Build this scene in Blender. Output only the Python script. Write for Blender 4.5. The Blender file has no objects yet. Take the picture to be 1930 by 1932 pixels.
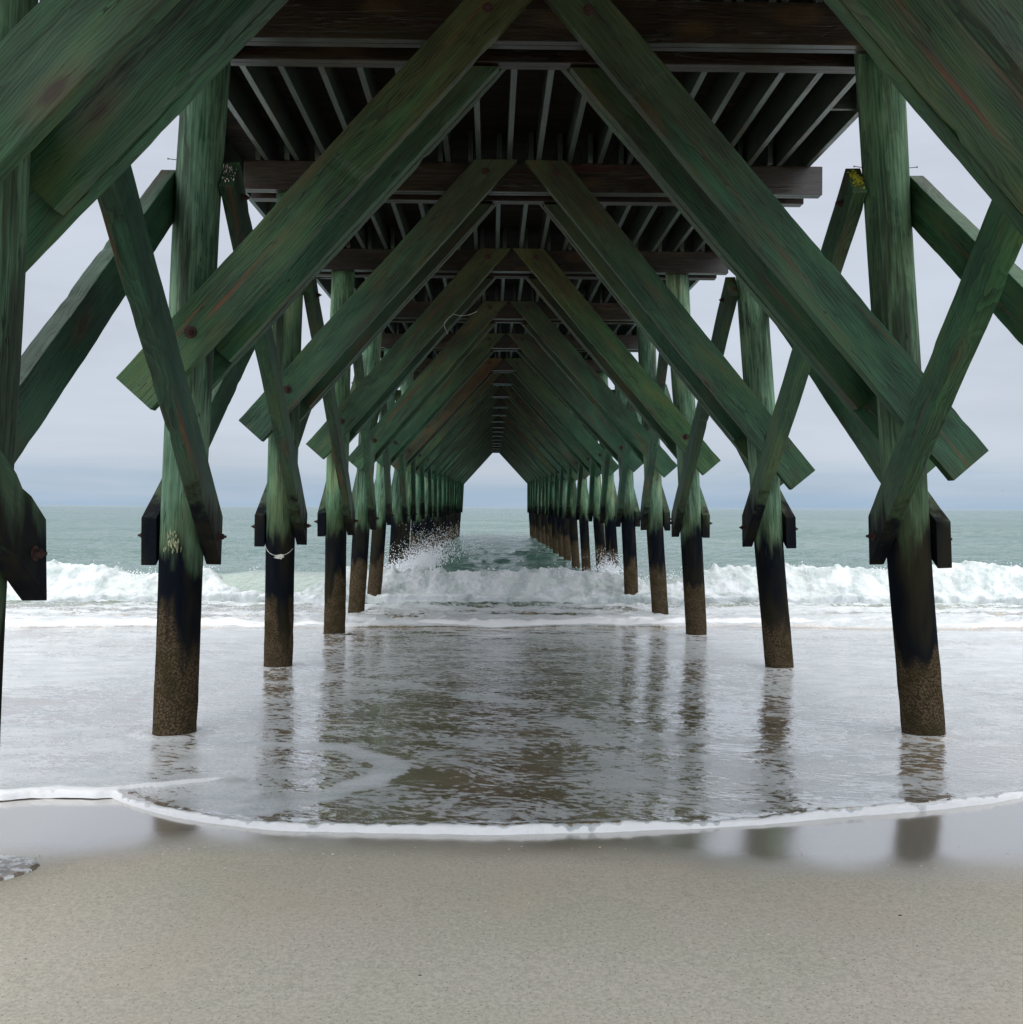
import bpy, bmesh, math, random
import numpy as np
from mathutils import Vector, Matrix
random.seed(7)
S = bpy.context.scene
COL = S.collection
R = math.radians

# ------------------------------------------------------------------ camera
EYE = 2.10
F = 1930.0                       # focal length in pixels of a 1930 px wide picture
yaw, pit, rol = math.atan(37/F), math.atan(9.5/F), R(0.27)
Fw = Vector((math.sin(yaw)*math.cos(pit), math.cos(yaw)*math.cos(pit), -math.sin(pit)))
R0 = Vector((math.cos(yaw), -math.sin(yaw), 0))
U0 = R0.cross(Fw)
RT = R0*math.cos(rol) + U0*math.sin(rol)
UP = RT.cross(Fw)
cd = bpy.data.cameras.new("camera"); cam = bpy.data.objects.new("camera", cd); COL.objects.link(cam)
cd.sensor_width = 36; cd.lens = 36*F/1930.0; cd.clip_start = 0.05; cd.clip_end = 20000
m = Matrix((RT, UP, -Fw)).transposed().to_4x4(); m.translation = Vector((0, 0, EYE))
cam.matrix_world = m; S.camera = cam

def ray(px, py):
    return (Fw + RT*((px-965)/F) + UP*((966-py)/F))
def atY(px, py, Y):
    r = ray(px, py); return Vector((0, 0, EYE)) + r*(Y/r.y)
def atZ(px, py, z):
    r = ray(px, py); return Vector((0, 0, EYE)) + r*((z-EYE)/r.z)

# ------------------------------------------------------------------ numpy noise
def _h(ix, iy, seed):
    n = (ix.astype(np.int64)*374761393 + iy.astype(np.int64)*668265263 + seed*1442695041) & 0xffffffff
    n = ((n ^ (n >> 13))*1274126177) & 0xffffffff
    return ((n ^ (n >> 16)) & 0xffff)/65535.0
def vnoise(x, y, seed=0):
    x0 = np.floor(x); y0 = np.floor(y); fx = x-x0; fy = y-y0
    fx = fx*fx*fx*(fx*(fx*6-15)+10); fy = fy*fy*fy*(fy*(fy*6-15)+10)
    a = _h(x0, y0, seed); b = _h(x0+1, y0, seed); c = _h(x0, y0+1, seed); d = _h(x0+1, y0+1, seed)
    return (a*(1-fx)+b*fx)*(1-fy) + (c*(1-fx)+d*fx)*fy
def fbm(x, y, oct=4, seed=0, gain=.5):
    s = 0; a = 1; t = 0
    for i in range(oct):
        s = s + a*vnoise(x*2**i+i*17.3, y*2**i-i*9.1, seed+i); t += a; a *= gain
    return s/t
def billow(x, y, oct=4, seed=0):
    s = 0; a = 1; t = 0
    for i in range(oct):
        s = s + a*(1-np.abs(2*vnoise(x*2**i+i*7.7, y*2**i+i*3.1, seed+i)-1)); t += a; a *= .5
    return s/t
def sstep(a, b, x):
    t = np.clip((x-a)/(b-a), 0, 1); return t*t*(3-2*t)

# ------------------------------------------------------------------ node helpers
def newmat(name):
    mt = bpy.data.materials.new(name); mt.use_nodes = True; nt = mt.node_tree
    nt.nodes.clear(); return mt, nt
class NT:
    def __init__(s, nt): s.nt = nt
    def n(s, typ, **kw):
        nd = s.nt.nodes.new(typ)
        for k, v in kw.items(): setattr(nd, k, v)
        return nd
    def l(s, a, b): s.nt.links.new(a, b)
    def setin(s, nd, key, v):
        if hasattr(v, 'is_output') or isinstance(v, bpy.types.NodeSocket): s.l(v, nd.inputs[key])
        else: nd.inputs[key].default_value = v
    def math(s, op, a, b=0.0, clamp=False):
        nd = s.n('ShaderNodeMath', operation=op, use_clamp=clamp)
        s.setin(nd, 0, a); s.setin(nd, 1, b); return nd.outputs[0]
    def mix(s, f, a, b, blend='MIX'):
        nd = s.n('ShaderNodeMix', data_type='RGBA', blend_type=blend, clamp_factor=True)
        s.setin(nd, 0, f); s.setin(nd, 6, a if hasattr(a, 'links') else (*a, 1)); s.setin(nd, 7, b if hasattr(b, 'links') else (*b, 1))
        return nd.outputs[2]
    def smooth(s, v, a, b, lo=0.0, hi=1.0):
        nd = s.n('ShaderNodeMapRange', interpolation_type='SMOOTHSTEP')
        s.setin(nd, 0, v); s.setin(nd, 1, a); s.setin(nd, 2, b); s.setin(nd, 3, lo); s.setin(nd, 4, hi); return nd.outputs[0]
    def scale(s, v, sc):
        nd = s.n('ShaderNodeVectorMath', operation='MULTIPLY'); s.setin(nd, 0, v); nd.inputs[1].default_value = sc; return nd.outputs[0]
    def add(s, a, b):
        nd = s.n('ShaderNodeVectorMath', operation='ADD'); s.setin(nd, 0, a); s.setin(nd, 1, b); return nd.outputs[0]
    def noise(s, v, scale, detail=3, rough=.5, dist=0.0, col=False):
        nd = s.n('ShaderNodeTexNoise'); s.l(v, nd.inputs['Vector']); nd.inputs['Scale'].default_value = scale
        nd.inputs['Detail'].default_value = detail; nd.inputs['Roughness'].default_value = rough; nd.inputs['Distortion'].default_value = dist
        return nd.outputs['Color'] if col else nd.outputs['Fac']
    def bump(s, h, strength, dist, normal=None):
        nd = s.n('ShaderNodeBump'); nd.inputs['Strength'].default_value = strength; nd.inputs['Distance'].default_value = dist
        s.l(h, nd.inputs['Height'])
        if normal is not None: s.l(normal, nd.inputs['Normal'])
        return nd.outputs[0]
    def ramp(s, v, stops):
        nd = s.n('ShaderNodeValToRGB'); s.l(v, nd.inputs[0]); cr = nd.color_ramp
        while len(cr.elements) < len(stops): cr.elements.new(.5)
        for e, (p, c) in zip(cr.elements, stops): e.position = p; e.color = (*c, 1)
        return nd.outputs[0]

# ------------------------------------------------------------------ wood material
def wood(name, dark, lightc, olive, red, pile=False, tide=True, ring_scale=20.0, brown_high=0.0, rough=.62, spec=.5, tz=0.0):
    mt, nt = newmat(name); g = NT(nt)
    tc = g.n('ShaderNodeTexCoord'); oi = g.n('ShaderNodeObjectInfo'); geo = g.n('ShaderNodeNewGeometry')
    off = g.n('ShaderNodeCombineXYZ'); g.l(g.math('MULTIPLY', oi.outputs['Random'], 37.0), off.inputs[0])
    offs = off.outputs[0]
    v = g.add(tc.outputs['Object'], offs)
    # growth rings: cylinders round the long axis, bent by slow noise
    warp = g.noise(g.scale(v, (1.1, 3.0, 3.0)), 1.0, 3, .55, col=True)
    warpv = g.scale(warp, (0.0, .20, .20))
    rv = g.add(g.scale(tc.outputs['Object'], (.06, 1, 1)), warpv)
    sh = g.n('ShaderNodeVectorMath', operation='ADD'); g.l(rv, sh.inputs[0]); sh.inputs[1].default_value = (0, -.06, -.10)
    wv = g.n('ShaderNodeTexWave', wave_type='RINGS', rings_direction='X', wave_profile='SAW')
    g.l(sh.outputs[0], wv.inputs['Vector']); wv.inputs['Scale'].default_value = ring_scale
    wv.inputs['Distortion'].default_value = 1.2; wv.inputs['Detail'].default_value = 2; wv.inputs['Detail Scale'].default_value = 3
    rings = wv.outputs['Fac']
    streak = g.noise(g.scale(v, (2.6, 75, 75)), 1.0, 5, .65)
    blot = g.noise(g.scale(v, (.9, 3.2, 3.2)), 1.0, 4, .6)
    blot2 = g.noise(g.scale(v, (.55, 9.0, 9.0)), 1.3, 3, .55)
    fac = g.math('ADD', g.math('MULTIPLY', g.smooth(streak, .25, .75), .42), g.math('MULTIPLY', g.smooth(blot, .32, .68), .50))
    fac = g.math('SUBTRACT', fac, .05)
    fac = g.math('ADD', fac, g.math('MULTIPLY', g.math('SUBTRACT', rings, .5), .12 if pile else .40), clamp=True)
    base = g.mix(fac, dark, lightc)
    base = g.mix(g.math('MULTIPLY', g.smooth(blot, .52, .70), .5), base, olive)
    pz = g.n('ShaderNodeSeparateXYZ'); g.l(geo.outputs['Position'], pz.inputs[0]); Z = pz.outputs[2]
    redf = g.math('MULTIPLY', g.smooth(blot2, .60, .74), .75)
    base = g.mix(redf, base, red)
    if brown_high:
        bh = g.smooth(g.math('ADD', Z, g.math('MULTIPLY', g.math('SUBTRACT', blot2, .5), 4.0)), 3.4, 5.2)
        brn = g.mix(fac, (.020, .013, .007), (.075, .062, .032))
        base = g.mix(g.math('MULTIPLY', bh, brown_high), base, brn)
    # tint by the board's own colour
    base = g.mix(1.0, base, oi.outputs['Color'], 'MULTIPLY')
    if pile:
        dk = g.noise(g.scale(v, (.55, 5.0, 5.0)), 1.0, 5, .62)
        base = g.mix(g.math('MULTIPLY', g.smooth(dk, .50, .62), .72), base, (.018, .017, .014))
        dk2 = g.noise(g.scale(v, (2.2, 26, 26)), 1.0, 4, .6)
        base = g.mix(g.math('MULTIPLY', g.smooth(dk2, .55, .66), .45), base, (.020, .035, .022))
    # knots
    vo = g.n('ShaderNodeTexVoronoi'); g.l(g.scale(v, (1.35, 3.4, 3.4)), vo.inputs['Vector']); vo.inputs['Scale'].default_value = 1.0
    vo.inputs['Randomness'].default_value = 1.0
    kd = g.math('ADD', vo.outputs['Distance'], g.math('MULTIPLY', g.noise(v, 30, 2), .05))
    knot = g.smooth(kd, .165, .10)
    halo = g.smooth(kd, .34, .15)
    if not pile: base = g.mix(g.math('MULTIPLY', halo, .40), base, (.075, .045, .018))
    if not pile: base = g.mix(g.math('MULTIPLY', knot, .8), base, (.030, .013, .007))
    # cracks (checks)
    ck = g.noise(g.scale(v, (1.1, 34, 34)), 1.0, 2, .5, .4)
    crack = g.smooth(g.math('ABSOLUTE', g.math('SUBTRACT', ck, .5)), .016, .004)
    cm = g.math('MULTIPLY', crack, g.smooth(g.noise(g.scale(v, (2, 6, 6)), 1.0, 2), .44, .56))
    base = g.mix(g.math('MULTIPLY', cm, .8), base, (.008, .010, .008))
    h = g.math('ADD', g.math('MULTIPLY', streak, .6), g.math('MULTIPLY', rings, .15 if pile else .3))
    h = g.math('SUBTRACT', h, cm)
    rghn = rough
    if tide:
        n1 = g.noise(g.scale(geo.outputs['Position'], (7, 7, 1.4)), 1.0, 4, .6)
        zz = g.math('ADD', g.math('ADD', Z, g.math('MULTIPLY', g.math('SUBTRACT', oi.outputs['Random'], .5), .22)), g.math('MULTIPLY', g.math('SUBTRACT', n1, .5), .95))
        alg = g.smooth(zz, 2.25+tz, 1.9+tz)
        base = g.mix(g.math('MULTIPLY', alg, .55), base, (.035, .055, .016))
        blk = g.smooth(zz, 1.97+tz, 1.70+tz)
        n2 = g.noise(g.scale(geo.outputs['Position'], (3, 3, .7)), 1.0, 3, .6)
        black = g.mix(g.smooth(n2, .42, .66), (.004, .006, .010), (.022, .020, .012))
        base = g.mix(blk, base, black)
        # barnacle and sand crust: lower on the near piles
        ysep = pz.outputs[1]
        zb = g.math('SUBTRACT', g.math('ADD', .92, g.math('MULTIPLY', oi.outputs['Random'], .2)), g.math('MULTIPLY', g.smooth(ysep, 4, 30), .12))
        bn = g.smooth(g.math('SUBTRACT', g.math('ADD', Z, g.math('MULTIPLY', g.math('SUBTRACT', n2, .5), 2.1)), zb), .14, -.10)
        vb = g.n('ShaderNodeTexVoronoi'); g.l(geo.outputs['Position'], vb.inputs['Vector']); vb.inputs['Scale'].default_value = 60
        cr = g.mix(g.smooth(vb.outputs['Distance'], .15, .75), (.118, .088, .054), (.046, .033, .020))
        cr = g.mix(g.smooth(g.noise(geo.outputs['Position'], 7, 3), .45, .7), cr, (.045, .037, .018))
        base = g.mix(bn, base, cr)
        slime = g.smooth(g.math('ADD', Z, g.math('MULTIPLY', n1, .12)), .86, .70)
        h = g.math('ADD', g.math('MULTIPLY', h, g.math('SUBTRACT', 1.0, bn)), g.math('MULTIPLY', g.math('MULTIPLY', g.math('SUBTRACT', 1.0, vb.outputs['Distance']), bn), 2.6))
        rg = g.math('ADD', rghn, g.math('MULTIPLY', blk, .15)); rg = g.math('ADD', rg, g.math('MULTIPLY', bn, .35))
    else: rg = None
    bs = g.n('ShaderNodeBsdfPrincipled'); g.l(base, bs.inputs['Base Color'])
    if rg is not None:
        g.l(rg, bs.inputs['Roughness'])
    else: bs.inputs['Roughness'].default_value = rghn
    bs.inputs['Specular IOR Level'].default_value = spec
    if tide: g.l(g.math('MULTIPLY', spec, g.math('SUBTRACT', 1.0, g.math('MULTIPLY', blk, .8))), bs.inputs['Specular IOR Level'])
    g.l(g.bump(h, .6, .006 if not pile else .010), bs.inputs['Normal'])
    out = g.n('ShaderNodeOutputMaterial'); g.l(bs.outputs[0], out.inputs[0])
    return mt

M = {}
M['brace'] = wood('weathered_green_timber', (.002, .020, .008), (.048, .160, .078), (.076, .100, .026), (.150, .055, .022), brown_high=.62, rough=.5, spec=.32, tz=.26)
M['pile'] = wood('round_piling_timber', (.016, .062, .030), (.290, .480, .290), (.300, .340, .150), (.050, .055, .030), pile=True, ring_scale=9, rough=.7, spec=.22)
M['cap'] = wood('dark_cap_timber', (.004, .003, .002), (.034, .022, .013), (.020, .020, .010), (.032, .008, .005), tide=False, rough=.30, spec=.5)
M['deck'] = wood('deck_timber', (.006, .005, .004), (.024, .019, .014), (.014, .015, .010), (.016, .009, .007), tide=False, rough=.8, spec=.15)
M['joist'] = wood('joist_timber', (.020, .030, .025), (.085, .112, .098), (.075, .085, .040), (.045, .036, .026), tide=False, rough=.30, spec=.8)

def simple(name, col, rough=.6, metal=0, n=(40, .25), bump=.3, bd=.003):
    mt, nt = newmat(name); g = NT(nt); geo = g.n('ShaderNodeTexCoord').outputs['Object']
    f = g.noise(geo, n[0], 4, .6)
    c = g.mix(g.smooth(f, .3, .7), tuple(x*(1-n[1]) for x in col), tuple(min(1, x*(1+n[1])) for x in col))
    bs = g.n('ShaderNodeBsdfPrincipled'); g.l(c, bs.inputs['Base Color']); bs.inputs['Roughness'].default_value = rough
    bs.inputs['Metallic'].default_value = metal; g.l(g.bump(f, bump, bd), bs.inputs['Normal'])
    out = g.n('ShaderNodeOutputMaterial'); g.l(bs.outputs[0], out.inputs[0]); return mt
M['rust'] = simple('rusty_iron', (.034, .013, .010), .8, 0, (60, .6))
M['steel'] = simple('dull_steel', (.10, .10, .11), .5, .6)
M['lichen'] = simple('yellow_lichen', (.22, .22, .010), .9, 0, (70, .7), .8, .004)
M['line'] = simple('pale_nylon', (.62, .62, .56), .5)
M['shell'] = simple('pale_shell', (.62, .58, .52), .6)
M['darkbit'] = simple('dark_bit', (.012, .010, .008), .6)
M['scar'] = simple('bare_wood', (.26, .29, .17), .8, 0, (50, .4))
M['bird'] = simple('gull_grey', (.16, .17, .19), .8)

# ------------------------------------------------------------------ object helpers
def link(name, me, mat, parent=None, mw=None):
    o = bpy.data.objects.new(name, me); COL.objects.link(o)
    if mat is not None and me is not None and not me.materials: me.materials.append(mat)
    if parent is not None: o.parent = parent
    if mw is not None: o.matrix_world = mw
    return o
def tag(o, label=None, cat=None, group=None, kind=None):
    if label: o['label'] = label
    if cat: o['category'] = cat
    if group: o['group'] = group
    if kind: o['kind'] = kind
    return o

PLIST = []          # deferred world placement (parents sit at identity rotation, so matrix_basis works)
def place(o, mw, parent):
    o.parent = parent
    pm = parent.matrix_world_save if False else PW[parent.name]
    o.matrix_basis = pm.inverted() @ mw
    PW[o.name] = mw
PW = {}

def prism(name, pts, tdir, thick, mat, parent, bevel=.006, extra=None, tint=None):
    """board: planar polygon pts (world) extruded by thick along tdir; local X runs along the board (pts[0]->pts[1])"""
    pts = [Vector(p) for p in pts]
    X = (pts[1]-pts[0]).normalized()
    N = Vector(tdir).normalized(); N = (N - X*N.dot(X)).normalized()
    Yv = N.cross(X).normalized()
    O = sum(pts, Vector())/len(pts)
    mw = Matrix((X, Yv, N)).transposed().to_4x4(); mw.translation = O
    inv = mw.inverted()
    loc = [inv @ p for p in pts]
    bm = bmesh.new()
    a = [bm.verts.new((p.x, p.y, 0)) for p in loc]; b = [bm.verts.new((p.x, p.y, thick)) for p in loc]
    n = len(a)
    bm.faces.new(a[::-1]); bm.faces.new(b)
    for i in range(n): bm.faces.new((a[i], a[(i+1) % n], b[(i+1) % n], b[i]))
    bmesh.ops.recalc_face_normals(bm, faces=bm.faces)
    if bevel: bmesh.ops.bevel(bm, geom=bm.edges[:], offset=bevel, segments=2, affect='EDGES', profile=.6)
    if bevel:
        rw = random.Random(int((O.x*91+O.y*57+O.z*33)*10) & 0xffff)
        xs_ = [v.co.x for v in bm.verts]; xa, xb = min(xs_), max(xs_); nseg = int((xb-xa)/.07)
        for k in range(1, nseg):
            bmesh.ops.bisect_plane(bm, geom=bm.verts[:]+bm.edges[:]+bm.faces[:], plane_co=(xa+(xb-xa)*k/nseg+rw.uniform(-.015, .015), 0, 0), plane_no=(1, 0, 0))
        ys_ = [v.co.y for v in bm.verts]; ya, yb = min(ys_), max(ys_)
        ph = [rw.random()*6 for _ in range(6)]; nicks = [(rw.uniform(xa, xb), rw.uniform(.02, .09), rw.uniform(.003, .013), rw.choice((0, 1)), rw.choice((0, 1))) for _ in range(9)]
        for v in bm.verts:
            x = v.co.x
            oy = .0022*math.sin(x*3.1+ph[0])+.0014*math.sin(x*9+ph[1])+.0009*math.sin(x*31+ph[4]); oz = .0025*math.sin(x*1.7+ph[2])+.0012*math.sin(x*7+ph[3])
            top = v.co.z > thick*.5; up = v.co.y > 0
            for nx, nw, nd, nt_, nu in nicks:
                if top == bool(nt_) and up == bool(nu) and abs(x-nx) < nw and (abs(v.co.z-(thick if top else 0)) < bevel*1.3):
                    q = nd*(1-abs(x-nx)/nw); v.co.y += -q if up else q; v.co.z += -q*.8 if top else q*.8
            v.co.y += oy; v.co.z += oz
    if extra: extra(bm)
    me = bpy.data.meshes.new(name); bm.to_mesh(me); bm.free()
    o = link(name, me, mat); place(o, mw, parent)
    if tint: o.color = (*tint, 1)
    return o

def box_mesh(bm, c, s):
    r = bmesh.ops.create_cube(bm, size=1.0)
    for v in r['verts']: v.co = Vector((v.co.x*s[0]+c[0], v.co.y*s[1]+c[1], v.co.z*s[2]+c[2]))
    return r['verts']

# a bolt: plate washer, hex head, thread stub; local Z points out of the timber
def bolt_mesh(rw, rh, hh, name):
    bm = bmesh.new()
    def cyl(r0, r1, z0, z1, seg):
        q = bmesh.ops.create_cone(bm, cap_ends=True, segments=seg, radius1=r0, radius2=r1, depth=z1-z0)
        for v in q['verts']: v.co.z += (z0+z1)/2
    cyl(rw, rw*.94, -.004, .007, 20); cyl(rh, rh*.93, .0071, hh, 6); cyl(rh*.5, rh*.42, hh+.0001, hh+.016, 10)
    me = bpy.data.meshes.new(name); bm.to_mesh(me); bm.free(); me.materials.append(M['rust']); return me
BOLT = bolt_mesh(.042, .024, .034, 'bolt'); BOLTS = bolt_mesh(.030, .019, .030, 'bolt')
def bolt(parent, pos, dirv, me=None, s=1.0):
    o = bpy.data.objects.new('bolt', me or BOLT); COL.objects.link(o)
    z = Vector(dirv).normalized(); q = z.to_track_quat('Z', 'Y').to_matrix().to_4x4()
    mw = Matrix.Translation(Vector(pos)) @ q @ Matrix.Rotation(random.random()*3, 4, 'Z') @ Matrix.Scale(s, 4)
    place(o, mw, parent); return o

# ------------------------------------------------------------------ the pier
YB = [0.85, 4.10, 7.06, 10.45, 14.10, 17.85, 21.40, 25.25, 28.3, 31.9, 35.7, 39.35, 42.85, 46.6, 49.8, 53.4, 57.4, 61.3, 64.7, 68.5, 71.9, 74.9]
# index 0 is the bent just beside the camera, index 1 the nearest bent in view
def capbot(Y): return 5.205 + .0125*(Y-7.06)
XL = {1: (-2.12, -1.93), 2: (-2.184, -1.965), 3: (-2.18, -2.045), 4: (-2.17, -2.06), 5: (-2.35, -2.07), 6: (-2.46, -2.10)}
XR = {1: (3.02, 2.66), 2: (3.00, 2.655), 3: (2.95, 2.58), 4: (2.84, 2.54), 5: (2.95, 2.66), 6: (2.93, 2.68), 7: (3.04, 2.68), 8: (3.06, 2.68), 9: (2.97, 2.66)}
ZB = {0: .75, 1: .61, 2: .545, 3: .47, 4: .35, 5: .21, 6: .12}
rnd = random.Random(3)
bents = []
for i, Y in enumerate(YB):
    l = XL.get(i, (-2.47+rnd.uniform(-.05, .05), -2.12+rnd.uniform(-.03, .03)))
    r = XR.get(i, (2.93+rnd.uniform(-.06, .05), 2.64+rnd.uniform(-.03, .03)))
    zt = capbot(Y)
    bents.append(dict(Y=Y, L=l, R=r, zb=ZB.get(i, 0.03), zt=zt))
def px_of(b, side, z):           # centre x of a pile at height z
    x0, x1 = b[side]; t = (z-b['zb'])/(b['zt']-b['zb']); return x0+(x1-x0)*t
def pr_of(b, z):
    t = (z-b['zb'])/(b['zt']-b['zb']); return .142+.016*t

pier = bpy.data.objects.new('pier', None); COL.objects.link(pier); pier.location = (.28, 0, .6); pier.empty_display_size = .5
PW['pier'] = Matrix.Translation((.28, 0, .6))
tag(pier, 'long green weathered timber fishing pier seen from underneath, crossed braces narrowing out to sea', 'pier')

def make_pile(i, side):
    b = bents[i]; Y = b['Y']; seg = 28 if i < 8 else 14
    zlo = b['zb'] - (1.2 if i < 6 else 2.2); zhi = b['zt']+.29
    n = 46 if i < 5 else (26 if i < 9 else 12)
    rr = random.Random(i*7+(side == 'R')); ph = rr.random()*9
    O = Vector((px_of(b, side, 0), Y, 0)); T = Vector((px_of(b, side, 5), Y, 5))
    X = (T-O).normalized(); N = Vector((0, -1, 0)); Yv = N.cross(X)
    mw = Matrix((X, Yv, N)).transposed().to_4x4(); mw.translation = O; inv = mw.inverted()
    rings = []; bm = bmesh.new()
    zs = [zlo+(b['zt']-zlo)*k/n for k in range(n+1)]
    flat = zs[-1]
    for z in zs + [b['zt']+.0005, zhi]:
        ring = []
        top = z > flat+.0001
        for s in range(seg):
            a = 2*math.pi*s/seg
            r = pr_of(b, z)*(1+.018*math.sin(3*a+ph+z*.5)+.012*math.sin(5*a-ph+z*1.3)+.010*math.sin(z*2.1+ph))
            dx = .008*math.sin(z*1.1+ph)+.004*math.sin(z*2.7)
            if z < 1.05 and i < 9: r += .007*(rr.random()-.3)
            x = px_of(b, side, z)+dx+r*math.cos(a); y = Y+r*math.sin(a)
            if top: y = max(Y-.093, min(Y+.093, y))
            ring.append(bm.verts.new(inv @ Vector((x, y, z))))
        rings.append(ring)
    for k in range(len(rings)-1):
        for s in range(seg):
            f = bm.faces.new((rings[k][s], rings[k][(s+1) % seg], rings[k+1][(s+1) % seg], rings[k+1][s])); f.smooth = (k < n)
    bm.faces.new(rings[0][::-1]); bm.faces.new(rings[-1])
    bmesh.ops.recalc_face_normals(bm, faces=bm.faces)
    me = bpy.data.meshes.new('piling'); bm.to_mesh(me); bm.free()
    o = link('piling', me, M['pile']); place(o, mw, pier)
    q = rr.uniform(.85, 1.1)*(.74 if side == 'L' and i < 4 else 1.0); o.color = (q*(1.0 if side == 'R' else .95), q, q*rr.uniform(.9, 1.1), 1)
    return o

# transverse V braces ------------------------------------------------
CW = .31
# upper outer corner of the low end (x, z) for left and right board, apex x for left and right
VL = {1: (-2.60, 2.95, .21), 2: (-2.46, 2.93, .275), 3: (-2.50, 2.94, .235), 4: (-2.50, 2.93, .24), 5: (-2.49, 2.91, .26)}
VR = {1: (3.35, 2.60, .46), 2: (3.30, 2.49, .31), 3: (3.22, 2.48, .31), 4: (3.09, 2.74, .27), 5: (3.19, 2.82, .285)}
def vpoly(U, T, zt, w):
    """corners L (low end, lower edge), T, T2, U in the x-z plane"""
    Lc = Vector((U[0], U[1]-w)); Uv = Vector(U); Tv = Vector(T)
    for _ in range(30):
        d = (Tv-Lc).normalized(); n = Vector((d.y, -d.x))
        if n.y > 0: n = -n
        Lc = Uv+n*w
    d = (Tv-Lc).normalized(); t = (zt-Uv.y)/d.y; T2 = Uv+d*t
    return Lc, Tv, T2, Uv, d
tints = {}
def tint(i, key):
    r = random.Random(hash((i, len(key), ord(key[0]), ord(key[-1]))) & 0xffff)
    g = r.uniform(.66, 1.25); b = r.uniform(0, .4) if r.random() < .25 else 0
    return (g*r.uniform(.85, 1.12)*(1+b), g*(1-.15*b), g*r.uniform(.85, 1.1)*(1-.5*b))
SPEC = {(7, 'L', 'front'): (1.75, .72, .60), (12, 'R', 'front'): (1.8, .8, .55), (6, 'L', 'front'): (1.1, 1.15, 1.0), (4, 'R', 'front'): (1.5, 1.25, .9), (2, 'L', 'front'): (1.25, 1.02, .80)}
def transverse(i):
    b = bents[i]; Y = b['Y']; zt = b['zt']+.285; dz = .0125*(Y-7.06)
    for side in 'LR':
        if side == 'L':
            x, z, ax = VL.get(i, (-2.50+rnd.uniform(-.04, .04), 2.93+dz, .25))
        else:
            x, z, ax = VR.get(i, (3.13+rnd.uniform(-.04, .04), 2.86+dz, .29))
        Lc, T, T2, U, d = vpoly((x, z), (ax, zt), zt, CW)
        bev = .006 if i < 6 else 0
        for layer in ('front', 'rear'):
            sh = 0 if layer == 'front' else (.03 if side == 'L' else -.03)
            y0 = Y-.322 if layer == 'front' else Y+.228
            pts = [(p[0]+sh, y0, p[1]-(0 if layer == 'front' else .012)) for p in (Lc, T, T2, U)]
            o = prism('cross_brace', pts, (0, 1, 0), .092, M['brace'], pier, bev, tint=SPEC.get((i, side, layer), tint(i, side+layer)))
            if (i, side, layer) == (7, 'L', 'front'): o['label'] = 'reddish brown cross brace among the green ones'
            if i < 12 and layer == 'front':
                sg = 1 if side == 'L' else -1
                c = (U+Lc)/2
                bp = c + d*.55
                bolt(o, (bp.x, y0-.001, bp.y), (0, -1, 0), BOLT, 1.0)
                tp = (T+T2)/2 - d*.16
                bolt(o, (tp.x, y0-.001, tp.y), (0, -1, 0), BOLT, .9)
        # filler board between rear brace and the line of the pile
        ip = px_of(b, side, 3.3)+(pr_of(b, 3.3)+.01)*(1 if side == 'L' else -1)
        sgn = 1 if side == 'L' else -1
        # lower end: where the lower edge reaches the pile
        t0 = (ip + sgn*.02 - Lc.x)/d.x; A = Lc + d*(t0); B = U + d*(t0)
        tb = (b['zt']-.012-Lc.y)/d.y; C1 = Lc+d*tb
        tb2 = (b['zt']-.012-U.y)/d.y; C2 = U+d*tb2
        A2 = A + d*.0
        pts = [(q.x+sgn*.03, Y+.130, q.y-.006) for q in (A2, C1, C2, B)]
        prism('filler_board', pts, (0, 1, 0), .094, M['brace'], pier, .004 if i < 6 else 0, tint=tint(i, side+'fill'))

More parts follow.
